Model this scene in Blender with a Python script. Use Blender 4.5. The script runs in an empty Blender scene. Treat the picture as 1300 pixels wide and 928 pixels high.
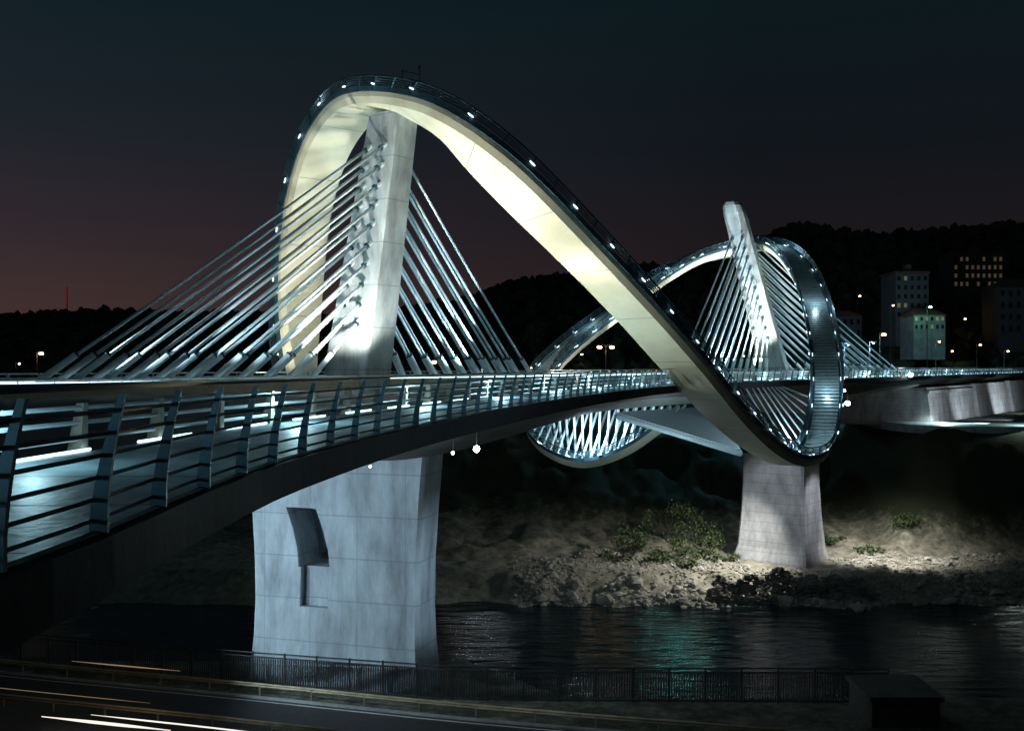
import bpy, math, random
from mathutils import Vector, noise
random.seed(4)
V=Vector
scene=bpy.context.scene
scene.view_settings.view_transform='Standard'
scene.view_settings.look='None'
scene.view_settings.exposure=0

# ------------------------------------------------------------- helpers
F=1300.0
def P(px,py,d):            # image pixel + assumed depth -> world coordinates (camera eye level = z 0)
    return V(((px-650)/F*d,d,(464-py)/F*d))
AX,AY=.594,.804
def A(s,o,z=0):            # bridge coordinates: s along the axis, o across it
    return V((-11.5+AX*s+AY*o,75+AY*s-AX*o,z))
def SO(x,y):
    dx,dy=x+11.5,y-75
    return dx*AX+dy*AY, dx*AY-dy*AX
def sm(a,b,x):
    t=max(0,min(1,(x-a)/(b-a))); return t*t*(3-2*t)
def interp(pts,x):
    if x<=pts[0][0]: return pts[0][1]
    for (a,b),(c,d) in zip(pts,pts[1:]):
        if x<=c: return b+(d-b)*(x-a)/(c-a)
    return pts[-1][1]
def catmull(pts,n):
    out=[]
    m=len(pts)
    for i in range(m-1):
        p0=pts[max(i-1,0)];p1=pts[i];p2=pts[i+1];p3=pts[min(i+2,m-1)]
        for k in range(n):
            t=k/n
            out.append(.5*((2*p1)+(p2-p0)*t+(2*p0-5*p1+4*p2-p3)*t*t+(3*p1-p0-3*p2+p3)*t**3))
    out.append(pts[-1].copy())
    return out
def resample(pts,step):
    L=[0]
    for a,b in zip(pts,pts[1:]): L.append(L[-1]+(b-a).length)
    n=max(2,int(L[-1]/step)); out=[];j=0
    for i in range(n+1):
        t=L[-1]*i/n
        while j<len(L)-2 and L[j+1]<t: j+=1
        f=(t-L[j])/max(1e-9,L[j+1]-L[j]); out.append(pts[j].lerp(pts[j+1],min(1,f)))
    return out

class MB:
    def __init__(s): s.v=[];s.f=[];s.m=[]
    def quad(s,*p,m=0):
        b=len(s.v); s.v+= [tuple(q) for q in p]; s.f.append(tuple(range(b,b+len(p)))); s.m.append(m)
    def hexa(s,c,m=0):     # 8 corners: bottom 4, top 4
        b=len(s.v); s.v+=[tuple(q) for q in c]
        for f in ((3,2,1,0),(4,5,6,7),(0,1,5,4),(1,2,6,5),(2,3,7,6),(3,0,4,7)):
            s.f.append(tuple(b+i for i in f)); s.m.append(m)
    def box(s,c,ax,ay,az,m=0):
        s.hexa([c-ax-ay-az,c+ax-ay-az,c+ax+ay-az,c-ax+ay-az,c-ax-ay+az,c+ax-ay+az,c+ax+ay+az,c-ax+ay+az],m)
    def abox(s,x0,x1,y0,y1,z0,z1,m=0):
        s.box(V(((x0+x1)/2,(y0+y1)/2,(z0+z1)/2)),V(((x1-x0)/2,0,0)),V((0,(y1-y0)/2,0)),V((0,0,(z1-z0)/2)),m)
    def beam(s,a,b,w,h,m=0,up=V((0,0,1))):
        t=(b-a)
        if t.length<1e-5: return
        tn=t.normalized(); x=tn.cross(up)
        if x.length<1e-3: x=V((1,0,0))
        x.normalize(); z=x.cross(tn)
        s.box((a+b)/2,x*w/2,t/2,z*h/2,m)
    def tube(s,pts,r,n=6,m=0,cap=True):
        b=len(s.v); k=len(pts); px=None
        rs=r if isinstance(r,(list,tuple)) else [r]*k
        for i,p in enumerate(pts):
            t=(pts[min(i+1,k-1)]-pts[max(i-1,0)]).normalized()
            if px is None:
                px=t.cross(V((0,0,1)))
                if px.length<1e-3: px=V((1,0,0))
            px=(px-t*px.dot(t)).normalized(); py=t.cross(px)
            for j in range(n):
                a=2*math.pi*j/n
                s.v.append(tuple(p+(px*math.cos(a)+py*math.sin(a))*rs[i]))
        for i in range(k-1):
            for j in range(n):
                s.f.append((b+i*n+j,b+i*n+(j+1)%n,b+(i+1)*n+(j+1)%n,b+(i+1)*n+j)); s.m.append(m)
        if cap:
            s.f.append(tuple(b+j for j in range(n))[::-1]); s.m.append(m)
            s.f.append(tuple(b+(k-1)*n+j for j in range(n))); s.m.append(m)
    def loft(s,secs,m=0,cap=True,mats=None):
        b=len(s.v); n=len(secs[0])
        for q in secs: s.v+=[tuple(p) for p in q]
        for i in range(len(secs)-1):
            for j in range(n):
                s.f.append((b+i*n+j,b+i*n+(j+1)%n,b+(i+1)*n+(j+1)%n,b+(i+1)*n+j)); s.m.append(mats[j] if mats else m)
        if cap:
            s.f.append(tuple(b+j for j in range(n))[::-1]); s.m.append(m)
            e=b+(len(secs)-1)*n
            s.f.append(tuple(e+j for j in range(n))); s.m.append(m)
    def blob(s,c,r,m=0,jit=.3,sq=1):
        t=(1+5**.5)/2
        vs=[(-1,t,0),(1,t,0),(-1,-t,0),(1,-t,0),(0,-1,t),(0,1,t),(0,-1,-t),(0,1,-t),(t,0,-1),(t,0,1),(-t,0,-1),(-t,0,1)]
        fs=[(0,11,5),(0,5,1),(0,1,7),(0,7,10),(0,10,11),(1,5,9),(5,11,4),(11,10,2),(10,7,6),(7,1,8),(3,9,4),(3,4,2),(3,2,6),(3,6,8),(3,8,9),(4,9,5),(2,4,11),(6,2,10),(8,6,7),(9,8,1)]
        b=len(s.v)
        for q in vs:
            d=V(q).normalized()*r*(1+random.uniform(-jit,jit)); d.z*=sq
            s.v.append(tuple(c+d))
        for f in fs: s.f.append(tuple(b+i for i in f)); s.m.append(m)
    def obj(s,name,mats,parent=None,smooth=False,recalc=True):
        me=bpy.data.meshes.new(name); me.from_pydata(s.v,[],s.f)
        for m in mats: me.materials.append(m)
        me.polygons.foreach_set('material_index',s.m)
        if smooth: me.polygons.foreach_set('use_smooth',[True]*len(s.f))
        me.update()
        if recalc:
            import bmesh
            bm=bmesh.new(); bm.from_mesh(me); bmesh.ops.recalc_face_normals(bm,faces=bm.faces); bm.to_mesh(me); bm.free()
        o=bpy.data.objects.new(name,me); scene.collection.objects.link(o)
        if parent: o.parent=parent
        return o
def empty(name,loc=(0,0,0)):
    e=bpy.data.objects.new(name,None); scene.collection.objects.link(e); e.empty_display_size=.5
    return e

def mat(name,col,rough=.6,metal=0,var=.25,scale=1.0,bump=.0,col2=None,emit=None,es=0,stretch=None,lines=None,spec=.5,zmix=None):
    m=bpy.data.materials.new(name); m.use_nodes=True; nt=m.node_tree; N=nt.nodes; L=nt.links
    b=N['Principled BSDF']; b.inputs['Roughness'].default_value=rough; b.inputs['Metallic'].default_value=metal
    b.inputs['Specular IOR Level'].default_value=spec
    tc=N.new('ShaderNodeTexCoord'); src=tc.outputs['Object']
    if stretch:
        mp=N.new('ShaderNodeMapping'); mp.inputs['Scale'].default_value=stretch; L.new(src,mp.inputs[0]); vec=mp.outputs[0]
    else: vec=src
    n=N.new('ShaderNodeTexNoise'); n.inputs['Scale'].default_value=scale; n.inputs['Detail'].default_value=7; n.inputs['Roughness'].default_value=.65
    L.new(vec,n.inputs['Vector'])
    r=N.new('ShaderNodeValToRGB'); r.color_ramp.elements[0].position=.3; r.color_ramp.elements[1].position=.72
    c2=col2 or tuple(c*(1-var*1.6) for c in col)
    r.color_ramp.elements[0].color=(*c2,1); r.color_ramp.elements[1].color=(*[min(1,c*(1+var*.4)) for c in col],1)
    L.new(n.outputs['Fac'],r.inputs[0]); out=r.outputs[0]
    if zmix:    # (z where it starts, z where complete, colour): higher ground painted dark, as scrub that reads as unlit
        sp=N.new('ShaderNodeSeparateXYZ'); L.new(src,sp.inputs[0])
        nz=N.new('ShaderNodeTexNoise'); nz.inputs['Scale'].default_value=.30; nz.inputs['Detail'].default_value=9; nz.inputs['Roughness'].default_value=.8; L.new(src,nz.inputs['Vector'])
        a=N.new('ShaderNodeMath');a.operation='MULTIPLY_ADD';a.inputs[1].default_value=15;L.new(nz.outputs['Fac'],a.inputs[0]);L.new(sp.outputs[2],a.inputs[2])
        mr=N.new('ShaderNodeMapRange');mr.inputs['From Min'].default_value=zmix[0]+7.5;mr.inputs['From Max'].default_value=zmix[1]+7.5;L.new(a.outputs[0],mr.inputs[0])
        mm=N.new('ShaderNodeMixRGB');mm.inputs[2].default_value=(*zmix[2],1);L.new(mr.outputs[0],mm.inputs[0]);L.new(out,mm.inputs[1]);out=mm.outputs[0]
    if lines:   # horizontal and vertical formwork joints (z period, z offset)
        sp=N.new('ShaderNodeSeparateXYZ'); L.new(src,sp.inputs[0])
        def ln(sock,per,off,wd):
            a=N.new('ShaderNodeMath');a.operation='ADD';a.inputs[1].default_value=off;L.new(sock,a.inputs[0])
            q=N.new('ShaderNodeMath');q.operation='PINGPONG';q.inputs[1].default_value=per/2;L.new(a.outputs[0],q.inputs[0])
            g=N.new('ShaderNodeMath');g.operation='LESS_THAN';g.inputs[1].default_value=wd;L.new(q.outputs[0],g.inputs[0]); return g.outputs[0]
        z=ln(sp.outputs[2],lines[0],lines[1],.045); x=ln(sp.outputs[0],lines[2],lines[3],.03)
        mx=N.new('ShaderNodeMath');mx.operation='MAXIMUM';L.new(z,mx.inputs[0]);L.new(x,mx.inputs[1])
        ml=N.new('ShaderNodeMath');ml.operation='MULTIPLY';ml.inputs[1].default_value=.45;L.new(mx.outputs[0],ml.inputs[0])
        mm=N.new('ShaderNodeMixRGB');mm.inputs[2].default_value=(col[0]*.3,col[1]*.3,col[2]*.3,1)
        L.new(ml.outputs[0],mm.inputs[0]);L.new(out,mm.inputs[1]);out=mm.outputs[0]
    L.new(out,b.inputs['Base Color'])
    if bump:
        n2=N.new('ShaderNodeTexNoise'); n2.inputs['Scale'].default_value=scale*6; n2.inputs['Detail'].default_value=5; L.new(vec,n2.inputs['Vector'])
        bp=N.new('ShaderNodeBump'); bp.inputs['Strength'].default_value=bump; bp.inputs['Distance'].default_value=.1
        L.new(n2.outputs['Fac'],bp.inputs['Height']); L.new(bp.outputs[0],b.inputs['Normal'])
    if emit:
        b.inputs['Emission Color'].default_value=(*emit,1); b.inputs['Emission Strength'].default_value=es
    return m

M_conc=mat('pier_concrete',(.36,.43,.48),.85,var=.38,scale=.55,bump=.6,stretch=(1,1,.3),lines=(3.1,1.6,3.6,.4))
M_conc2=mat('cast_concrete',(.36,.37,.39),.85,var=.34,scale=.7,bump=.5,stretch=(1,1,.4),lines=(1.3,.2,30,1))
M_pyl=mat('pylon_concrete',(.40,.46,.49),.7,var=.36,scale=.9,bump=.35,stretch=(1,1,.3),lines=(3.0,.3,40,1))
M_cream=mat('painted_steel_cream',(.80,.78,.59),.5,var=.12,scale=.4,bump=.03)
M_navy=mat('painted_steel_blue',(.06,.13,.18),.4,metal=.3,var=.2,scale=1)
M_rail=mat('railing_steel',(.06,.12,.155),.33,metal=.6,var=.2,scale=3)
M_cable=mat('cable_sheath',(.68,.82,.88),.35,var=.06,scale=2)
M_stair=mat('stair_metal',(.40,.54,.58),.35,metal=.4,var=.2,scale=2)
M_soff=mat('girder_steel',(.15,.165,.16),.6,var=.3,scale=.4,bump=.1)
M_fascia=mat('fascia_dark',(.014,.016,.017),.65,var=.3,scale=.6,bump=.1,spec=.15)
M_walk=mat('footway_paving',(.33,.45,.50),.5,var=.35,scale=.8,bump=.25)
M_asph=mat('asphalt',(.05,.05,.055),.6,var=.3,scale=1.5,bump=.3)
M_white=mat('white_paint',(.8,.8,.78),.5,var=.1,scale=2)
M_beige=mat('barrier_post_concrete',(.50,.45,.36),.7,var=.2,scale=1)
M_lampw=mat('lit_lens_white',(.8,.9,1),.4,emit=(.70,.92,1),es=2.2)
M_strip=mat('light_tube',(.8,.9,1),.4,emit=(.60,.90,1),es=3.0)
M_big=mat('floodlight_lens',(.9,.95,1),.4,emit=(.9,.97,1),es=45)
M_sod=mat('sodium_lens',(1,.6,.2),.4,emit=(1,.60,.20),es=30)
M_red=mat('beacon_red',(.4,.05,.02),.4,emit=(1,.08,.05),es=.12)
M_trailw=mat('headlight_streak',(1,.9,.8),.4,emit=(1,.93,.82),es=1.1)
M_trailo=mat('taillight_streak',(1,.6,.2),.4,emit=(1,.66,.36),es=.25)
M_leaf=mat('foliage',(.05,.065,.03),.8,var=.5,scale=.2)
M_rock=mat('rock',(.40,.39,.35),.9,var=.45,scale=.5,bump=.5)
M_dark=mat('dark_metal',(.05,.05,.05),.6)
M_wall=mat('plaster_wall',(.10,.10,.105),.85,var=.2,scale=.4)
M_wallw=mat('plaster_wall_pale',(.24,.28,.26),.85,var=.3,scale=.4)
M_roof=mat('roof_tile',(.12,.07,.05),.85,var=.3,scale=1)
M_glass=mat('window_glass',(.02,.025,.03),.15)
M_litw=mat('lit_window',(1,.6,.3),.4,emit=(1,.62,.30),es=.7)
M_dimw=mat('dim_window',(1,.6,.3),.4,emit=(.9,.6,.35),es=.05)

# ------------------------------------------------------------- camera and sky
cam=bpy.data.cameras.new('camera'); co=bpy.data.objects.new('camera',cam); scene.collection.objects.link(co)
co.location=(0,0,0); co.rotation_euler=(math.radians(90),0,0); cam.lens=36; cam.sensor_width=36; cam.clip_end=4000; cam.clip_start=.1
scene.camera=co
w=bpy.data.worlds.new('World'); scene.world=w; w.use_nodes=True
nt=w.node_tree; N=nt.nodes; L=nt.links; bg=N['Background']
tc=N.new('ShaderNodeTexCoord'); sp=N.new('ShaderNodeSeparateXYZ'); L.new(tc.outputs['Generated'],sp.inputs[0])
def ramp(sock,els):
    r=N.new('ShaderNodeValToRGB'); e=r.color_ramp.elements
    while len(e)<len(els): e.new(.5)
    for q,(p,c) in zip(e,els): q.position=p; q.color=(*c,1)
    L.new(sock,r.inputs[0]); return r.outputs[0]
rl=ramp(sp.outputs[2],[(0,(.054,.029,.025)),(.06,(.050,.028,.028)),(.13,(.028,.021,.027)),(.22,(.012,.017,.023)),(.34,(.005,.0145,.019))])
rr=ramp(sp.outputs[2],[(0,(.024,.013,.014)),(.10,(.012,.009,.011)),(.2,(.006,.008,.011)),(.34,(.0036,.010,.013))])
ma=N.new('ShaderNodeMapRange'); ma.inputs['From Min'].default_value=-.45; ma.inputs['From Max'].default_value=.22; L.new(sp.outputs[0],ma.inputs[0])
mx=N.new('ShaderNodeMixRGB'); L.new(ma.outputs[0],mx.inputs[0]); L.new(rl,mx.inputs[1]); L.new(rr,mx.inputs[2])
L.new(mx.outputs[0],bg.inputs[0]); bg.inputs[1].default_value=1.0

# ------------------------------------------------------------- bridge deck
bridge=empty('cable_stayed_bridge')
Epts=[(-9,-30),(-6.5,-12),(-4.75,0),(-3.75,7.4),(-3.85,13),(-3.65,19),(-2.2,29),(1.5,46),(7.0,66),(12.6,82),(21,98.5),(32,115),(45.1,133),(68.1,164.5),(115.3,228.5),(174,308)]
def ztop(y): return interp([(8,-1.60),(19,-1.68),(45,-1.72),(140,-1.75)],y)
E=resample(catmull([V((a,b,0)) for a,b in Epts],12),.6)
for p in E: p.z=ztop(p.y)
En=[]
for i in range(len(E)):
    t=(E[min(i+1,len(E)-1)]-E[max(i-1,0)]); t.z=0; t.normalize(); En.append(V((-t.y,t.x,0)))
def inward(q,z=0): return [p+n*q+V((0,0,z)) for p,n in zip(E,En)]
def Gd(s):
    return 2.3+2.6*math.exp(-(s/15)**2)+2.4*math.exp(-((s-81)/15)**2)
mb=MB(); NV=30; secs=[]
for p in E[::3]+[E[-1]]:
    s,oe=SO(p.x,p.y); far=A(s,-11,p.z); top=[];bot=[]
    Lw=(far-p).length
    for k in range(NV+1):
        v=min(1,(.45*k if k<=6 else 2.7+(Lw-2.7)*(k-6)/(NV-6))/Lw)
        q=p.lerp(far,v); s2,o=SO(q.x,q.y)
        lim=min(oe,17) if o>0 else 11
        f=sm(0,1,(lim-abs(o))/max(1,(lim-4.5)))
        top.append(q); bot.append(q-V((0,0,.52+.25*sm(0,2.7,(q-p).length)+(Gd(s2)-.77)*f)))
    secs.append(top+bot[::-1])
n2=(NV+1)*2
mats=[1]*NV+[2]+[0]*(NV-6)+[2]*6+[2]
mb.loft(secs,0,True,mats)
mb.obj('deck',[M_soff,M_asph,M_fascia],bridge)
def strip(mb,a,b,h,m):  # raised strip between two parallel polylines
    mb.loft([[p-V((0,0,0)),q,q+V((0,0,h)),p+V((0,0,h))] for p,q in zip(a,b)],m)
mb=MB(); strip(mb,inward(.05,.002)[::2],inward(4.0,.002)[::2],.12,0); mb.obj('footway',[M_walk],bridge)
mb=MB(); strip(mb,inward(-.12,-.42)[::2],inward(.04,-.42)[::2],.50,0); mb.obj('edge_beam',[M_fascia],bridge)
mb=MB()
for q in (4.6,8.3,):
    a=inward(q,.006)[::2]; b=inward(q+.15,.006)[::2]
    for i in range(len(a)-1): mb.quad(a[i],b[i],b[i+1],a[i+1])
mb.obj('lane_markings',[M_white],bridge)
# paving joints
mb=MB()
for i in range(4,len(E)-1,5):
    if E[i].y>70 or E[i].y<0: continue
    t=V((En[i].y,-En[i].x,0))*.02; a=E[i]+En[i]*.1+V((0,0,.126)); b=E[i]+En[i]*3.95+V((0,0,.126)); mb.quad(a-t,b-t,b+t,a+t)
mb.obj('paving_joints',[M_fascia],bridge,False,False)
# outer railing
mb=MB(); Lr=1.35
def railpt(i,h,lean=1): return E[i]+En[i]*(.02-.26*(max(0,h)/Lr)**1.6*lean)+V((0,0,h+.15))
step=3
for i in range(0,len(E)-1,step):
    t=V((En[i].y,-En[i].x,0))
    for k in range(5):
        a=railpt(i,(k)/5*1.26-.05); b=railpt(i,(k+1)/5*1.26-.05); w0=.17-.022*k
        w1=.17-.022*(k+1)
        nn=En[i]
        mb.hexa([a-nn*w0/2-t*.025,a+nn*w0/2-t*.025,a+nn*w0/2+t*.025,a-nn*w0/2+t*.025,
                 b-nn*w1/2-t*.025,b+nn*w1/2-t*.025,b+nn*w1/2+t*.025,b-nn*w1/2+t*.025],0)
for h in (.06,.25,.45,.65,.85,1.05):
    mb.tube([railpt(i,h)+En[i]*.06 for i in range(0,len(E))],.021,5,0)
mb.loft([[railpt(i,1.25)+En[i]*.11,railpt(i,1.25)-En[i]*.05,railpt(i,1.285)-En[i]*.07,railpt(i,1.31)-En[i]*.02,railpt(i,1.31)+En[i]*.09] for i in range(len(E))],0)
mb.obj('outer_railing',[M_rail],bridge)
# inner barrier with inclined posts, tube rails and light line
mb=MB()
I=inward(4.2,.0)
for i in range(1,len(E)-1,5):
    t=V((En[i].y,-En[i].x,0)); n=En[i]; b=I[i]; tp=b+V((0,0,1.0))-n*.18-t*.15
    mb.hexa([b-n*.14-t*.14,b+n*.14-t*.14,b+n*.14+t*.14,b-n*.14+t*.14,tp-n*.07-t*.08,tp+n*.07-t*.08,tp+n*.07+t*.08,tp-n*.07+t*.08],0)
for h in (.35,.65,.92):
    mb.tube([p-n*.2*h+V((0,0,h)) for p,n in zip(I,En)],.045,6,1)
for i in range(0,len(E)-7,7):      # short lamp tubes between the posts
    mb.tube([p+V((0,0,.16))-n*.25 for p,n in zip(I[i:i+5],En[i:i+5])],.028,5,2)
mb.obj('inner_barrier',[M_beige,M_cable,M_strip],bridge)
mb=MB()
for o in (-10.9,-7.2):
    pts=[A(s,o,ztop(A(s,o).y)) for s in range(-60,231,2)]
    for h in (.3,.6,.9,1.2): mb.tube([p+V((0,0,h)) for p in pts],.04,5,1)
    mb.tube([p+V((0,0,.2)) for p in pts],.03,5,2)
    for p in pts: mb.beam(p,p+V((0,0,1.25)),.1,.1,0)
for o in (-1.6,1.6):
    pts=[A(s,o,ztop(A(s,o).y)) for s in range(-60,231,2)]
    mb.loft([[p-A(0,.25)+A(0,0),p+A(0,.25)-A(0,0),p+A(0,.15)-A(0,0)+V((0,0,.7)),p-A(0,.15)+A(0,0)+V((0,0,.7))] for p in pts],0)
    mb.tube([p+V((0,0,.95)) for p in pts],.06,5,1)
    mb.tube([p+V((0,0,.80)) for p in pts],.03,5,2)
    for p in pts: mb.beam(p+V((0,0,.7)),p+V((0,0,.95)),.08,.08,1)
mb.obj('median_and_far_barriers',[M_beige,M_cable,M_strip],bridge)

# ------------------------------------------------------------- pylons, piers
def pylon(base,top,wb,wt,sb,st,rounded=False):
    mb=MB(); ss=V((AX,AY,0)); oo=V((AY,-AX,0)); secs=[]
    ts=[0,.25,.5,.75,.93,.97,.99,1.0] if rounded else [0,.25,.5,.75,1]
    for t in ts:
        c=base.lerp(top,t); ww=(wb+(wt-wb)*t)/2; sw=(sb+(st-sb)*t)/2
        ch=.12 if not rounded else min(ww,sw)*.5
        if rounded and t>.93:
            g={.97:.9,.99:.7,1.0:.35}[t]; ww*=g; sw*=g; ch*=g
        secs.append([c+oo*x+ss*y for x,y in ((-ww+ch,-sw),(ww-ch,-sw),(ww,-sw+ch),(ww,sw-ch),(ww-ch,sw),(-ww+ch,sw),(-ww,sw-ch),(-ww,-sw+ch))])
    mb.loft(secs,0)
    return mb
nb=A(0,0,-1.7); ntp=P(500,146,73)
fb=A(80,0,-1.7); ft=P(929,255,134.5)
mbn=pylon(nb,ntp,4.5,2.9,2.7,2.2)
mbf=pylon(fb,ft,3.7,2.7,2.6,2.2,True)
cab=MB(); anch=MB()
def stay(base,top,t,s_end,o_end,o_top,r,side,wt):
    ss=V((AX,AY,0)); oo=V((AY,-AX,0))
    p=base.lerp(top,t)+ss*side*wt+oo*o_top
    q=A(s_end,o_end,-.1); q.z=ztop(q.y)+1.3
    d=(p-q).normalized(); a=q+d*.3
    L0=(p-a).length
    pts=[a.lerp(p,k/6)-V((0,0,L0*.006*math.sin(math.pi*k/6))) for k in range(7)]
    cab.tube(pts,r,6,0)
    anch.tube([q-d*.9,q+d*1.7],r*1.8,8,0)
    anch.tube([q+d*1.7,q+d*1.82],r*2.1,8,1)
    anch.box(V((q.x,q.y,ztop(q.y)+.45)),ss*.35,oo*.3,V((0,0,.45)),2)
    anch.tube([p-d*.55,p+d*.3],r*1.6,8,0); anch.tube([p-d*.65,p-d*.52],r*2.1,8,1)
for i in range(10):
    u=i/9
    for sgn in (-1,1):
        stay(nb,ntp,.88-.62*u,-22.8+18.2*u,.95*sgn,.75*sgn,.11,-1,1.15)
        stay(nb,ntp,.84-.60*u,20.5-16.5*u,.95*sgn,.75*sgn,.11,1,1.15)
for i in range(11):
    u=i/10
    for sgn in (-1,1):
        stay(fb,ft,.80-.55*u,80-(27-21*u),.95*sgn,.7*sgn,.12,-1,1.0)
        stay(fb,ft,.80-.55*u,80+(38-32*u),3.2+1.5*sgn-2.0*u,.7*sgn,.12,1,1.0)
cab.obj('stay_cables',[M_cable],bridge,True); anch.obj('cable_anchorages',[M_cable,M_rail,M_beige],bridge,False)
mbn.obj('near_pylon',[M_pyl],bridge); mbf.obj('far_pylon',[M_pyl],bridge)

def prism_pier(c,u,prof):
    mb=MB(); n=V((u.y,-u.x,0))   # n faces the camera side
    secs=[]
    for z,hw,ht in prof:
        cc=V((c.x,c.y,z)); ch=.25
        secs.append([cc+u*x+n*y for x,y in ((-hw,-ht),(-hw,ht-ch),(-hw+ch,ht),(hw-ch,ht),(hw,ht-ch),(hw,-ht))])
    mb.loft(secs,0); return mb,n
u=V((.957,-.29,0)).normalized()
c=V((-12.5,76.2,0))
prof=[(-24.2,7.0,2.2),(-22.8,6.85,2.0),(-20,6.65,1.8),(-17.5,6.58,1.7),(-14,6.65,1.7),(-10.5,6.85,1.75),(-7.6,7.1,1.8),(-5.2,7.3,1.8)]
mb,nn=prism_pier(c,u,prof)
pier=mb.obj('near_pier',[M_conc],bridge)
def cut(target,quad,d0,d1):
    k=MB(); m_=len(quad); a=[q+nn*d0 for q in quad]; b_=[q+nn*d1 for q in quad]
    k.loft([a,b_]); co_=k.obj('cut',[M_conc])
    md=target.modifiers.new('b','BOOLEAN'); md.object=co_; md.operation='DIFFERENCE'; md.solver='EXACT'
    dg=bpy.context.evaluated_depsgraph_get(); me=bpy.data.meshes.new_from_object(target.evaluated_get(dg))
    target.modifiers.clear(); target.data=me; bpy.data.objects.remove(co_)
def pf(x,z): return V((c.x,c.y,z))+u*x
cut(pier,[pf(-2.75,-17.7),pf(-.45,-17.7),pf(-.35,-14.6),pf(-2.65,-14.6)],1.1,3)
# slanting niche, its sides slightly bowed
L_=[(-2.85,-14.8),(-2.98,-13.4),(-3.30,-12.0),(-3.85,-10.45)]; R_=[(-1.45,-10.45),(-.85,-12.0),(-.48,-13.4),(-.30,-14.8)]
cut(pier,[pf(*q) for q in L_+R_],-1.7,3)
mb=MB(); mb.box(V((c.x,c.y,-5.6)),u*6.4,nn*1.2,V((0,0,.5)),0); mb.obj('pier_bearing',[M_soff],bridge)
u2=V((.80,-.60,0)); c2=V((36.6,139.5,0)); mb=MB(); n2v=V((u2.y,-u2.x,0))
secs=[]
for z,hw,ht in [(-28,5.3,4.6),(-26,5.1,4.3),(-24.4,4.8,3.7),(-20,4.5,3.2),(-16,4.3,3.0),(-12,4.25,2.9)]:
    cc=V((c2.x,c2.y,z)); secs.append([cc+u2*x+n2v*y for x,y in ((-hw,-ht),(-hw,ht-.3),(-hw+.3,ht),(hw-.3,ht),(hw,ht-.3),(hw,-ht))])
mb.loft(secs,0); mb.obj('far_pier',[M_conc2],bridge)
mb=MB()
mb.loft([[V((c2.x,c2.y,z))+u2*x*hw+n2v*y*ht for x,y in ((-1,-1),(-1,1),(1,1),(1,-1))] for z,hw,ht in ((-12.0,3.6,2.2),(-9,4.6,1.8),(-5.5,6.5,1.6))],0)
mb.obj('far_pier_head',[M_soff],bridge)

# ------------------------------------------------------------- ring walkway
R=[(415,560,86),(395,520,86.5),(383,470,86.5),(382,400,86.5),(386,320,86),(396,250,84.5),(420,180,81.5),(462,134,76.5),(530,144,70.2),(600,190,67.3),(700,286,69.8),(800,389,75.5),(865,462,80.5),(925,531,87),(975,573,94),(1012,585,100),(1040,565,105),(1050,500,110),(1044,430,117),(1028,370,127),(1004,331,134),(974,313,139),(930,320,142.5),(880,334,142.5),(830,362,139),(780,400,134),(730,438,128),(692,476,124),(677,515,121),(690,562,118),(740,588,115),(795,573,113),(842,540,112)]
C=resample(catmull([P(*r) for r in R],14),.5)
for it in range(6): C=[C[0]]+[(C[i-1]+C[i]*2+C[i+1])/4 for i in range(1,len(C)-1)]+[C[-1]]
n=len(C); T=[(C[min(i+2,n-1)]-C[max(i-2,0)]).normalized() for i in range(n)]
top_i=max(range(n//2),key=lambda i:C[i].z)
W=[None]*n
def frame(i,prev):
    x=T[i].cross(V((0,0,1)))
    if x.length<.02: return prev.copy()
    x.normalize()
    if prev is not None and x.dot(prev)<0: x=-x
    return x
W[top_i]=frame(top_i,None)
for i in range(top_i+1,n): W[i]=frame(i,W[i-1])
for i in range(top_i-1,-1,-1): W[i]=frame(i,W[i+1])
for it in range(70):
    W=[(W[max(i-1,0)]+W[i]+W[min(i+1,n-1)]).normalized() for i in range(n)]
NN=[]; HW=[]
ib=min(range(n),key=lambda i:(C[i]-P(575,172,68)).length)
for i in range(n):
    W[i]=(W[i]-T[i]*W[i].dot(T[i])).normalized(); N_=W[i].cross(T[i]).normalized()
    # superelevation where the ribbon turns sharply over the near pylon
    th=math.radians(25)*math.exp(-((i-ib)*.5/8.5)**2)
    sgn=1 if W[i].y<0 else -1
    Wn=W[i]*math.cos(th)+N_*math.sin(th)*sgn; NN.append((N_*math.cos(th)-W[i]*math.sin(th)*sgn).normalized()); W[i]=Wn.normalized()
    HW.append(2.05-.55*sm(78,98,C[i].y) if i>ib else 2.05)
mb=MB()
mb.loft([[c_+W[i]*HW[i]+NN[i]*.30,c_+W[i]*(HW[i]-.05)-NN[i]*.05,c_+W[i]*(HW[i]-.3)-NN[i]*.48,c_+W[i]*-(HW[i]-.3)-NN[i]*.48,c_-W[i]*(HW[i]-.05)-NN[i]*.05,c_-W[i]*HW[i]+NN[i]*.30] for i,c_ in enumerate(C)],0,True,[0,0,0,0,0,1])
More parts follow.
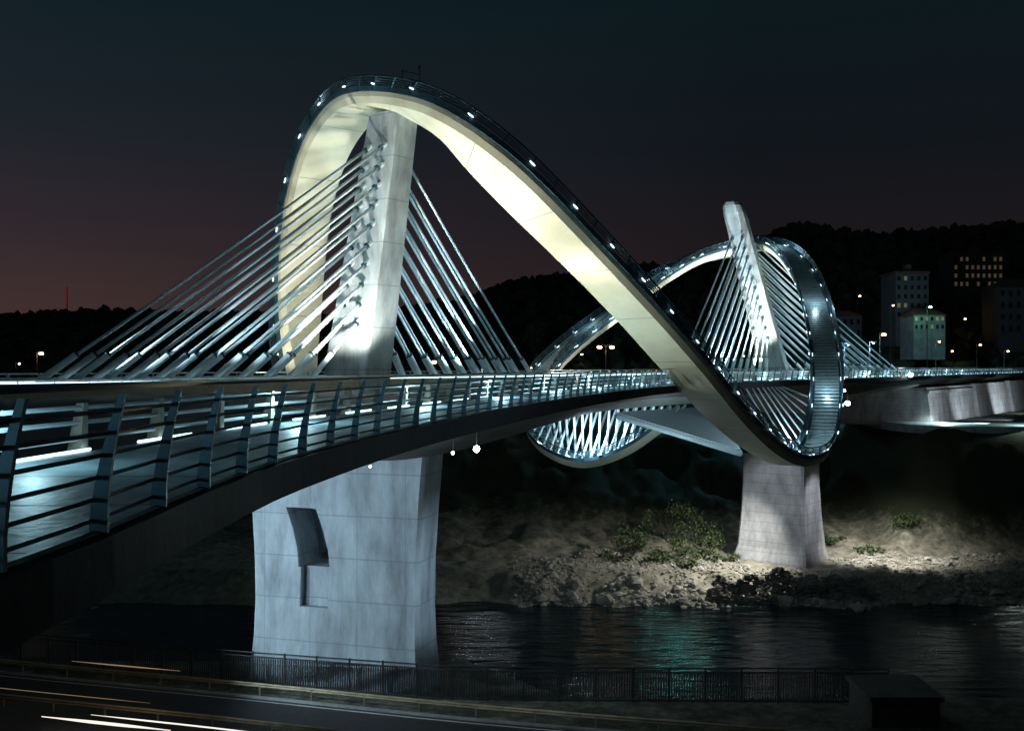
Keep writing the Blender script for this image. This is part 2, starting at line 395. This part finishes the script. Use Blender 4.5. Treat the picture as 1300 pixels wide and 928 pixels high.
# welded plate joints of the box girder
for i in range(10,n-4,12):
    c_=C[i]
    for a,b in ((c_+W[i]*(HW[i]-.3)-NN[i]*.487,c_-W[i]*(HW[i]-.3)-NN[i]*.487),):
        t=T[i]*.02; mb.quad(a-t,b-t,b+t,a+t,m=1)
mb.obj('ring_girder',[M_cream,M_navy],bridge,False,False)
mb=MB()
for sg in (-1,1):
    mb.loft([[c_+W[i]*sg*(HW[i]+.02)+NN[i]*.25,c_+W[i]*sg*(HW[i]+.12)+NN[i]*.25,c_+W[i]*sg*(HW[i]+.16)+NN[i]*.62,c_+W[i]*sg*(HW[i]+.06)+NN[i]*.62] for i,c_ in enumerate(C)],0)
    for h in (.80,.96,1.12,1.32):
        mb.tube([c_+W[i]*sg*(HW[i]+.12+.1*(h-.6))+NN[i]*h for i,c_ in enumerate(C)][::2],.045 if h<1.3 else .07,5,1)
    for i in range(0,n,4):
        a=C[i]+W[i]*sg*(HW[i]+.1)+NN[i]*.3; b=C[i]+W[i]*sg*(HW[i]+.2)+NN[i]*1.36
        mb.beam(a,b,.07,.12,1,W[i])
for i in range(0,n):     # treads
    if abs(T[i].z)>.18:
        mb.box(C[i]+NN[i]*.40,W[i]*(HW[i]-.25),T[i]*.14,NN[i]*.07,2)
mb.obj('ring_walkway_railing',[M_navy,M_rail,M_stair],bridge)
mb=MB()
for i in range(4,n,8):
    for sg in (-1,1):
        q=C[i]+W[i]*sg*(HW[i]+.26)+NN[i]*.72
        a=q-T[i]*.24;b=q+T[i]*.24
        mb.tube([a,a.lerp(b,.2),a.lerp(b,.8),b],[.03,.06,.06,.03],6,0)
        q=C[i]+W[i]*sg*(HW[i]-.10)+NN[i]*.60
        a=q-T[i]*.25;b=q+T[i]*.25
        mb.tube([a,b],.045,5,0)
mb.obj('ring_walkway_lamps',[M_lampw],bridge)
mb=MB()
far_low=[i for i in range(n) if C[i].z<-5.0 and i>n*.75]
for i in far_low[::2]:
    c_=C[i]
    for sg in (-1,1):
        tp=V((c_.x+.6*sg+(c_.x-9)*.12+1.2,c_.y+1.5*sg,-4.4)); mb.tube([c_+W[i]*sg*1.4,tp],.14,6,0)
mb.obj('ring_hangers',[M_cable],bridge)
mb=MB()
a0=P(940,576,104); a1=P(782,528,104); a2=P(905,520,118); a3=P(800,524,120)
for a,b,r in ((a0,a1,.28),(a0,a2,.28),(a1,a2,.22),(a0,a3,.22)): mb.tube([a,b],r,8,0)
for k in range(1,12):
    t=k/12; mb.tube([a0.lerp(a1,t),a0.lerp(a2,t)],.1,5,0)
mb.loft([[a0.lerp(a1,t)+V((0,0,.3)),a0.lerp(a2,t)+V((0,0,.3)),a0.lerp(a2,t)+V((0,0,.4)),a0.lerp(a1,t)+V((0,0,.4))] for t in (.04,.5,1)],0)
mb.obj('cross_frame',[M_cable],bridge)
mb=MB()
hk=[i for i in range(n) if n*.40<i<n*.62 and C[i].z<-3]
for i in hk[::3]:
    c_=C[i]+W[i]*-1.4; s_,o_=SO(c_.x,c_.y); tp=A(s_,11,-2.3); mb.tube([c_,tp],.09,5,0)
mb.obj('ring_struts',[M_cable],bridge)
mb=MB(); p0=P(533,112,70.5)
mb.tube([p0-V((0,0,.8)),p0+V((0,0,1.4))],.05,6,0); mb.tube([p0+V((-1.2,0,-.6)),p0+V((-1.2,0,1.2))],.04,6,0)
mb.tube([p0+V((-1.3,0,1.2)),p0+V((0,0,.9))],.03,6,0); mb.box(p0+V((0,0,1.45)),V((.09,0,0)),V((0,.09,0)),V((0,0,.12)),0)
mb.obj('summit_mast',[M_dark],bridge)

# ------------------------------------------------------------- bridge lights: visible lamps, plus unseen floods added to brighten its parts
def light(name,loc,energy,col=(.85,.95,1),kind='POINT',target=None,angle=90,r=.25,blend=.5):
    l=bpy.data.lights.new(name,kind); l.energy=energy; l.color=col; l.shadow_soft_size=r
    o=bpy.data.objects.new(name,l); scene.collection.objects.link(o); o.location=loc
    if kind=='SPOT':
        l.spot_size=math.radians(angle); l.spot_blend=blend
        o.rotation_euler=(V(target)-V(loc)).to_track_quat('-Z','Y').to_euler()
    o.parent=bridge; return o
CW=(.66,.90,1.0); WM=(1,.98,.84)
light('flood',A(-6,5,-.5),9500,WM,'SPOT',P(410,200,82),80)
light('flood',A(-6,-5,-.5),6500,WM,'SPOT',P(384,330,86),80)
light('flood',A(-12,9,-.6),11500,WM,'SPOT',P(570,160,69),60)
light('flood',A(-3,10,-.6),8000,WM,'SPOT',P(680,260,69),70)
light('flood',A(2,13.0,-.6),3800,WM,'SPOT',P(800,385,74),80)
light('flood',A(70,2,-.5),17000,WM,'SPOT',P(950,309,140),80)
light('flood',A(58,-8,-.5),12000,WM,'SPOT',P(850,350,139),100)
light('flood',A(40,-8,-.5),6500,WM,'SPOT',P(740,425,130),100)
light('flood',A(58,8,-.5),5000,CW,'SPOT',P(1035,400,120),90)
light('flood',A(-21,-2,-.3),8500,CW,'SPOT',nb.lerp(ntp,.65),56)
light('flood',A(-15,3,-.5),3000,CW,'SPOT',nb.lerp(ntp,.6),70)
light('flood',A(3,11,-.3),900,CW,'SPOT',nb.lerp(ntp,.6),70)
light('flood',A(12,2.5,-.5),7000,CW,'SPOT',nb.lerp(ntp,.7),90)
light('flood',A(60,0,-.3),26000,CW,'SPOT',fb.lerp(ft,.65),70)
light('flood',A(100,8,-.5),12000,CW,'SPOT',fb.lerp(ft,.5),90)
for i in range(16,len(E)-1,20):
    if E[i].y>200: break
    light('deck_lamp',E[i]+En[i]*3.3+V((0,0,.95)),75 if E[i].y<25 else (170 if E[i].y<50 else 320),(.48,.86,1),r=.1)
for i in range(20,n,34):
    light('ring_lamp',C[i]+NN[i]*1.6,170,CW,r=.15)
light('flood',P(600,600,58),520,CW)
light('flood',P(750,562,112),1700,CW); light('flood',P(860,590,98),1000,CW); light('flood',P(1000,555,104),700,CW)  # first one added within the strut lens to brighten it
light('flood',V((-30,65,-11)),11500,(.66,.87,1),'SPOT',V((-12.0,76,-15)),66,.5)
light('flood',V((-27,60,-15)),6500,(.66,.87,1),'SPOT',V((-8.0,75,-16)),70,.5)
light('flood',V((5,67,-17)),4200,(.66,.87,1),'SPOT',V((-5.2,74,-15.5)),52,.3,blend=1)  # added spot to brighten the right end of the near pier
light('flood',V((27,124,-12)),4200,(.86,.94,1),'SPOT',V((37,137,-20)),60,.7)
light('flood',V((47,132,-14)),3000,(.92,.94,1),'SPOT',V((40,138,-20)),60,.7)
light('flood',V((33,130.5,-14)),24000,(1,.97,.88),'SPOT',V((25,135,-27)),112,.5,blend=1)
light('flood',V((48,134,-14)),22000,(1,.97,.88),'SPOT',V((51,141,-26)),100,.5,blend=1)
mb=MB()
for q,r in ((P(605,570,64),.20),(P(594,548,70),.13),(P(575,575,67),.10),(P(1076,512,128),.28),(P(1072,496,128),.14),(P(470,592,70),.07),(P(1156,476,150),.3)):
    mb.tube([q-V((0,r,0)),q-V((0,r*.5,0)),q+V((0,r*.5,0)),q+V((0,r,0))],[r*.5,r,r,r*.5],10,0)
    mb.beam(q+V((0,0,r)),q+V((0,0,r+.9)),.06,.06,1)
mb.obj('floodlight_fittings',[M_big,M_dark],bridge)

# ------------------------------------------------------------- terrain
def hill(b):
    return interp([(-.9,.05),(-.5,.036),(-.38,.040),(-.2,.034),(-.05,.055),(.0,.066),(.1,.078),(.2,.085),(.28,.118),(.36,.110),(.5,.120),(.7,.10),(1,.08)],b)
def hz(x,y):
    nz=noise.noise(V((x*.12,y*.12,0)))+.5*noise.noise(V((x*.35,y*.35,3)))
    yb=y+nz*3.2
    eg=81-8.6*sm(-4,5,x)
    if y<=eg: return -23.35
    if y<100: return -23.35-8.5*sm(eg,eg+3,y)
    z=-31.8+3.1*sm(119,125.5,yb)+2.3*sm(125,132,yb)+14.5*sm(139,205,yb+3*nz)
    z+=nz*.55*sm(120,130,y)+(noise.noise(V((x*.9,y*.9,5)))*.28+noise.noise(V((x*.45,y*.45,8)))*.35)*sm(121,127,y)
    pl=sm(50,66,x+nz*2)*sm(142,157,y+nz)
    z=z*(1-pl)+(-9.55)*pl if y<205 else max(z,-9.55*pl+z*(1-pl))
    d=math.hypot(x,y)
    if y>205 or d>215:
        b=x/max(y,1)
        k=sm(250,640,y)
        hgt=hill(b)*640+noise.noise(V((x*.01,y*.01,7)))*7
        z+= (hgt+12)*k
    return z
def axis_list(segs):
    out=[segs[0][0]]
    for a,b,st in segs:
        m=max(1,int((b-a)/st)); out+=[a+(b-a)*(i+1)/m for i in range(m)]
    return out
xs=axis_list([(-1400,-200,60),(-200,-60,14),(-60,-10,5),(-10,75,.6),(75,150,3),(150,300,15),(300,1600,60)])
ys=axis_list([(-200,50,25),(50,70,5),(70,90,1),(90,116,6),(116,150,.6),(150,215,3),(215,700,22),(700,2400,170)])
mb=MB(); nx=len(xs)
for y in ys:
    for x in xs: mb.v.append((x,y,hz(x,y)))
for j in range(len(ys)-1):
    for i in range(nx-1):
        mb.f.append((j*nx+i,j*nx+i+1,(j+1)*nx+i+1,(j+1)*nx+i)); mb.m.append(0)
M_gr=mat('ground_gravel_and_painted_unlit_scrub',(.30,.28,.23),.95,col2=(.07,.07,.05),scale=.9,bump=1.0,zmix=(-25.8,-22.0,(.022,.030,.013)))  # scrub colour doubles as painted darkness above the floodlit bank
mb.obj('ground',[M_gr],None,True,False)
wm=bpy.data.materials.new('river_water'); wm.use_nodes=True; N=wm.node_tree.nodes; L=wm.node_tree.links; b=N['Principled BSDF']
b.inputs['Base Color'].default_value=(.006,.014,.018,1); b.inputs['Roughness'].default_value=.13; b.inputs['IOR'].default_value=1.33
tc=N.new('ShaderNodeTexCoord'); mp=N.new('ShaderNodeMapping'); mp.inputs['Scale'].default_value=(.25,.75,1); L.new(tc.outputs['Object'],mp.inputs[0])
n1=N.new('ShaderNodeTexNoise'); n1.inputs['Scale'].default_value=.9; n1.inputs['Detail'].default_value=6; L.new(mp.outputs[0],n1.inputs['Vector'])
bp=N.new('ShaderNodeBump'); bp.inputs['Strength'].default_value=.9; bp.inputs['Distance'].default_value=.6; L.new(n1.outputs['Fac'],bp.inputs['Height']); L.new(bp.outputs[0],b.inputs['Normal'])
mb=MB(); mb.quad(V((-600,73,-29)),V((600,73,-29)),V((600,135,-29)),V((-600,135,-29))); mb.obj('river_water',[wm],None,False,False)

mb=MB()
for k in range(9000):
    x=random.uniform(0,70); y=118+random.random()**.9*24
    if abs(x-36.6)<6 and y>133: continue
    r=random.uniform(.07,.24)
    q=noise.noise(V((x*.25,y*.25,4)))
    if q<-.12 and random.random()<.8: continue
    if y<130 and random.random()<.4: r*=2.0
    if random.random()<.04: r*=2.2
    z=hz(x,y)
    if z<-29.4: continue
    mb.blob(V((x,y,z+r*.3)),r,0,.38,.7)
mb.obj('bank_rocks',[M_rock],None,False)
mb=MB()
for k in range(1300):
    x=24+20.5*random.random(); v=random.random()
    hgt=4.1*(.8+.45*noise.noise(V((x*.35,0,2))))*sm(23,26,x)*sm(46,42,x)
    if hgt<.3: continue
    z=-29.1+v*hgt; y=124.6+1.2*v+noise.noise(V((x*.3,v*2,0)))*.9
    mb.blob(V((x,y,z)),random.uniform(.18,.5),0,.4,.55)
mb.obj('ruined_stone_wall',[mat('ruin_stone',(.20,.19,.17),.95,var=.5,scale=1,bump=.6)],None,False)
M_bush=mat('bush_leaf',(.08,.12,.04),.7,var=.5,scale=.8)
def bush(name,cx,cy,rad,hgt,n_,leaf=.20):
    e=empty(name); mb=MB(); z0=hz(cx,cy)
    lb=MB()
    for k in range(9):
        a=random.uniform(0,6.28); q=V((cx+math.cos(a)*rad*.6,cy+math.sin(a)*rad*.6,z0+hgt*random.uniform(.5,.95)))
        lb.tube([V((cx,cy,z0-.2)),V((cx,cy,z0)).lerp(q,.5)+V((0,0,.2)),q],[.07,.04,.015],5,0)
    lb.obj('branches',[M_dark],e)
    cl=[V((cx+random.uniform(-1,1)*rad,cy+random.uniform(-1,1)*rad*.7,z0+random.uniform(.15,.9)*hgt)) for _ in range(14)]
    for k in range(n_):
        c_=random.choice(cl)+V((random.gauss(0,.35*rad*.5),random.gauss(0,.3*rad*.5),random.gauss(0,.25*hgt*.4)))
        a=V((random.uniform(-1,1),random.uniform(-1,1),random.uniform(-1,1))).normalized()*leaf
        b_=a.cross(V((random.uniform(-1,1),random.uniform(-1,1),1))).normalized()*leaf*.6
        mb.quad(c_-a,c_-b_,c_+a,c_+b_)
    mb.obj('leaves',[M_bush],e,False,False)
for (x,y,r,h,k) in ((20,138,2.4,1.8,600),(25,140,3.0,2.8,1000),(28.5,138,1.8,1.2,450),(17,143,3,3.8,900),(22,147,3.2,5.2,900),(56,148,2.6,1.6,400),(14,138,2,1.2,400),(46,147,2,1.4,350),(27,146,3,4.5,800),(23,134,1.5,.9,300),(50,143,1.8,1.0,300)):
    bush('riverside_bush',x,y,r,h,k)
mb=MB()
for k in range(4600):
    b=random.uniform(-.62,.62); y=random.uniform(300,660) if random.random()<.5 else random.uniform(560,680)
    x=b*y; z=hz(x,y); r=random.uniform(1.8,4.6)
    for q in range(2):
        mb.blob(V((x+random.uniform(-2,2),y,z+r*(.6+q*.7))),r*(.9-.25*q),0,.4,random.uniform(.8,1.4))
mb.obj('hillside_forest',[M_leaf],None,False,False)

ab=empty('bridge_abutment'); mb=MB()
def slab(s0,s1,o0,o1,z0,z1,m=0,bat=0):
    mb.hexa([A(s0,o0,z0),A(s0,o1+bat,z0),A(s1,o1+bat,z0),A(s1,o0,z0),A(s0,o0,z1),A(s0,o1,z1),A(s1,o1,z1),A(s1,o0,z1)],m)
slab(121,152,-9,9,-10,-3.6,0,.8); slab(152.3,180,-9,9.6,-10,-3.4,0,1.0); slab(180.3,260,-9,10.2,-10,-3.2,0,1.1)
slab(120.5,152,9.0,9.5,-4.6,-4.1,0)
mb.obj('abutment_walls',[M_conc2],ab)
mb=MB()
pts=catmull([V((x,d,0)) for x,d in (((px-650)/1300*dd,dd) for px,dd in ((1085,216),(1098,200),(1130,178),(1180,163),(1240,159),(1310,161),(1400,166)))],8)
secs=[]
for i in range(len(pts)):
    t=(pts[min(i+1,len(pts)-1)]-pts[max(i-1,0)]).normalized(); pn=V((-t.y,t.x,0))*3.8; p=pts[i]
    secs.append([p-pn+V((0,0,-10.6)),p+pn+V((0,0,-10.6)),p+pn+V((0,0,-9.1)),p-pn+V((0,0,-9.3))])
mb.loft(secs,0)
mb.obj('access_road',[M_walk],None)
for x,y,e_ in ((60.5,181,2600),(69,163,2600),(80,157,1800),(92,162,2000)):
    light('flood',V((x,y,-6.6)),e_,(.84,1,.92),'SPOT',V((x,y,-10)),155)
for s_,e_ in ((120,4200),(140,4200),(168,5500)):
    light('flood',A(s_,19,-8.4),e_,(.86,.96,1),'SPOT',A(s_+5,9,-5.0),120)

# ------------------------------------------------------------- buildings
def building(name,px,d,py_top,py_bot,wpx,depth,floors,cols,wallm,lit=.15,seed=1,roof=True,dim=.3):
    rnd=random.Random(seed); e=empty(name)
    x0=(px-650)/F*d; ww=wpx/F*d; z1=(464-py_top)/F*d; z0=(464-py_bot)/F*d-8
    mb=MB(); mb.abox(x0,x0+ww,d,d+depth,z0,z1,0); mb.obj('walls',[wallm],e)
    g=MB(); fh=(z1-(z0+8))/floors; cw=ww/cols
    for f in range(floors):
        for c_ in range(cols):
            xa=x0+c_*cw+cw*.27; za=z0+8+f*fh+fh*.28; r_=rnd.random(); m=1 if r_<lit else (2 if r_<lit+dim else 0)
            g.abox(xa,xa+cw*.46,d-.05,d+.1,za,za+fh*.48,m)
            g.abox(xa-.12,xa+cw*.46+.12,d-.25,d-.053,za-.18,za-.03,3)
    g.obj('windows',[M_glass,M_litw,M_dimw,wallm],e)
    mb=MB()
    if roof:
        o_=.6; xa,xb,ya,yb=x0-o_,x0+ww+o_,d-o_,d+depth+o_; zr=z1+.02; hh=min(ww,depth)*.25
        mb.v+=[(xa,ya,zr),(xb,ya,zr),(xb,yb,zr),(xa,yb,zr),(xa+ww*.3,(ya+yb)/2,zr+hh),(xb-ww*.3,(ya+yb)/2,zr+hh)]
        for f in ((0,1,5,4),(1,2,5),(2,3,4,5),(3,0,4),(3,2,1,0)): mb.f.append(f); mb.m.append(0)
    else:
        mb.abox(x0-.3,x0+ww+.3,d-.3,d+depth+.3,z1+.01,z1+.8,0); mb.abox(x0+ww*.4,x0+ww*.55,d+2,d+5,z1+.8,z1+3,0)
    mb.obj('roof',[M_roof],e)
building('apartment_building',1137,300,348,405,42,12,5,5,M_wall,0.0,3,False,.10)
building('apartment_building',1210,420,324,366,64,14,4,9,M_wall,.0,5,False,.8)
building('plaster_house',1160,285,400,420,40,10,2,6,M_wallw,0,7,True,.1)
building('plaster_house',1268,330,365,425,60,12,4,6,M_wall,.02,9,True,.05)
building('plaster_house',1060,330,402,430,34,12,2,4,M_wall,.08,11,True,.1)
building('plaster_house',800,430,425,455,70,12,3,6,M_wall,.03,12,True,.1)
building('plaster_house',455,480,428,448,50,12,2,5,M_wall,.10,14,True,.1)
l=light('building_flood',P(1177,394,279),520,(.28,1,.62)); l.parent=None; l.name='building_floodlight'
l=light('facade',P(1140,385,285),110,(.8,.95,1)); l.parent=None; l.name='building_floodlight'

# ------------------------------------------------------------- street lamps, lamps added for water reflections, beacon mast
def street_lamp(px,py,d,double=False,m=None,r=.42,energy=250,col=(1,.65,.3),lr=.4):
    e=empty('street_lamp'); h=P(px,py,d); mb=MB(); g=hz(h.x,h.y)
    mb.tube([V((h.x,h.y,g)),V((h.x,h.y,h.z+.4))],[.14,.07],6,0)
    g_=MB(); side=(-1,1) if double else (1,)
    for sg in side:
        q=h+V((sg*(1.4 if double else .9),0,0)); mb.tube([V((h.x,h.y,h.z+.3)),h+V((sg*.7,0,.6)),q+V((0,0,.35))],.05,5,0)
        mb.tube([q+V((-.5,0,.35)),q+V((.5,0,.35))],.16,6,0)
        g_.blob(q,r,0,.02,.55)
    mb.obj('pole',[M_dark],e); g_.obj('lamp_head',[m or M_sod],e,True)
    if energy:
        l=bpy.data.lights.new('lamp_light','POINT'); l.energy=energy; l.color=col; l.shadow_soft_size=lr
        lo=bpy.data.objects.new('lamp_light',l); scene.collection.objects.link(lo); lo.location=h-V((0,0,.9)); lo.parent=e
for k,a in enumerate(((47,449,220,False),(545,460,190,False),(769,441,230,True),(1117,425,230,False),(1188,434,250,False),(670,467,260,False),(165,455,300,False),(285,462,300,False),(1130,388,290,False),(1240,438,260,False),(1088,376,330,False),(700,452,300,False),(735,450,310,False),(980,440,300,False),(350,450,330,False),(865,452,290,False),(1275,446,240,False),(20,462,260,False),(620,455,320,False),(1205,446,300,False),(1150,445,320,False),(940,452,330,False),(905,425,360,False),(1075,420,340,False),(1040,408,380,False),(1222,405,340,False))):
    street_lamp(a[0],a[1],a[2],a[3],r=(.58 if k<4 else .26)*a[2]/230,energy=250 if k in (0,2,3,4) else 0)
M_teal=mat('added_teal_glint_lens',(.3,1,.8),.4,emit=(.3,1,.8),es=8)
M_blue=mat('added_blue_glint_lens',(.5,.8,1),.4,emit=(.5,.8,1),es=8)
street_lamp(862,462,215,False,M_teal,.25,3500,(.20,.95,.90),.7)  # added behind the bridge to give a teal reflection on the water
street_lamp(1072,438,225,False,M_blue,.22,16000,(.30,.66,1),1.2)  # added lamp, put in for the blue-white reflection on the river
street_lamp(1104,436,235,False,M_blue,.22,16000,(.36,.70,1),1.2)  # second added lamp for the same river reflection
street_lamp(612,466,230,False,M_blue,.2,2500,(.8,.9,1),.5)  # added behind the deck to give white glints on the river
street_lamp(1177,390,281,False,mat('green_lamp_lens',(.4,1,.7),.4,emit=(.6,1,.8),es=25),.45,0)
e=empty('radio_mast'); mb=MB(); q=P(85,364,700); mb.tube([V((q.x,q.y,hz(q.x,q.y))),q],[.7,.3],4,0)
mb.tube([V((q.x,q.y-.8,q.z-22)),q+V((0,-.8,0))],[.22,.22],4,1); mb.obj('mast',[M_dark,M_red],e)

# ------------------------------------------------------------- riverside road, fence, guard rails
rd=[V((-120,96,0)),V((-60,80,0)),V((-39,73.5,0)),V((-20,68.2,0)),V((0,62.5,0)),V((30,56,0)),V((80,48,0))]
rp=catmull(rd,8); rn=[]
for i in range(len(rp)):
    t=(rp[min(i+1,len(rp)-1)]-rp[max(i-1,0)]).normalized(); rn.append(V((-t.y,t.x,0)))
def off(q,z): return [p+n_*q+V((0,0,z)) for p,n_ in zip(rp,rn)]
GZ=-23.35
mb=MB(); a=off(-8,GZ+.02); b_=off(4,GZ+.02)
for i in range(len(a)-1): mb.quad(a[i],a[i+1],b_[i+1],b_[i])
mb.obj('riverside_road',[M_asph],None,False)
mb=MB()
for q in (-7.6,3.5):
    a=off(q,GZ+.026); b_=off(q+.14,GZ+.026)
    for i in range(len(a)-1): mb.quad(a[i],a[i+1],b_[i+1],b_[i])
mb.obj('road_markings',[M_white],None,False)
mb=MB(); strip(mb,off(4.0,GZ),off(4.3,GZ),.14,0); mb.obj('kerb',[M_conc2],None)
M_grd=mat('guardrail_galvanised',(.42,.36,.25),.45,metal=.4,var=.3,scale=1)
def guardrail(q):
    e=empty('guardrail'); mb=MB(); c_=off(q,GZ)
    mb.loft([[p+V((0,0,.55)),p+n_*-.08+V((0,0,.62)),p+V((0,0,.70)),p+n_*-.08+V((0,0,.78)),p+V((0,0,.86)),p+n_*.04+V((0,0,.86)),p+n_*.04+V((0,0,.55))] for p,n_ in zip(c_,rn)],0)
    mb.obj('rail_beam',[M_grd],e)
    mb=MB()
    for p in resample(c_,4): mb.beam(p+V((0,0,0)),p+V((0,0,.8)),.1,.14,0)
    mb.obj('posts',[M_grd],e)
guardrail(4.8); guardrail(-2.0); guardrail(-8.6)
M_fence=mat('fence_iron',(.02,.02,.025),.6)
e=empty('riverside_fence'); mb=MB()
fp=resample([V((-90,92,GZ)),V((-45,82,GZ)),V((-20.5,75.3,GZ)),V((-5,71.6,GZ)),V((3,71.2,GZ)),V((26,70.8,GZ))],.18)
for i,p in enumerate(fp):
    if i%14==0: mb.beam(p,p+V((0,0,2.45)),.14,.14)
    else: mb.beam(p+V((0,0,.12)),p+V((0,0,2.1)),.07,.07)
for h in (.12,2.1,2.38): mb.tube([p+V((0,0,h)) for p in fp[::6]+[fp[-1]]],.055,5)
mb.obj('fence_panels',[M_fence],e)
e=empty('stone_parapet_block'); mb=MB(); mb.abox(23.2,27.6,66,70.4,GZ-.1,-21.6,0); mb.abox(23.0,27.8,65.8,70.6,-21.6,-21.3,0); mb.obj('masonry',[mat('dark_masonry',(.05,.045,.04),.9,var=.4,scale=1,bump=.6)],e)
def trail(name,q,z,x0,x1,r,m):
    mb=MB(); c_=[p for p in resample(off(q,GZ+z),.5) if x0<p.x<x1]; mb.tube(c_,[r*(.3+.7*sm(0,8,min(i,len(c_)-1-i))) for i in range(len(c_))],5,0); mb.obj(name,[m],None)
trail('headlight_trail',-4.6,.65,-30.5,-21,.10,M_trailw); trail('headlight_trail',-3.6,.7,-27.5,-12,.05,M_trailw)
trail('taillight_trail',-.6,.7,-40,-24,.02,M_trailo); trail('taillight_trail',6.6,.6,-34,-24.5,.05,M_trailo)
for x,y in ((-30,64),(-4,58)):
    l=light('road_lamp',V((x,y,-14)),190,(1,.75,.4)); l.parent=None; l.name='road_lamp_light'
print('faces',sum(len(o.data.polygons) for o in scene.objects if o.type=='MESH'))
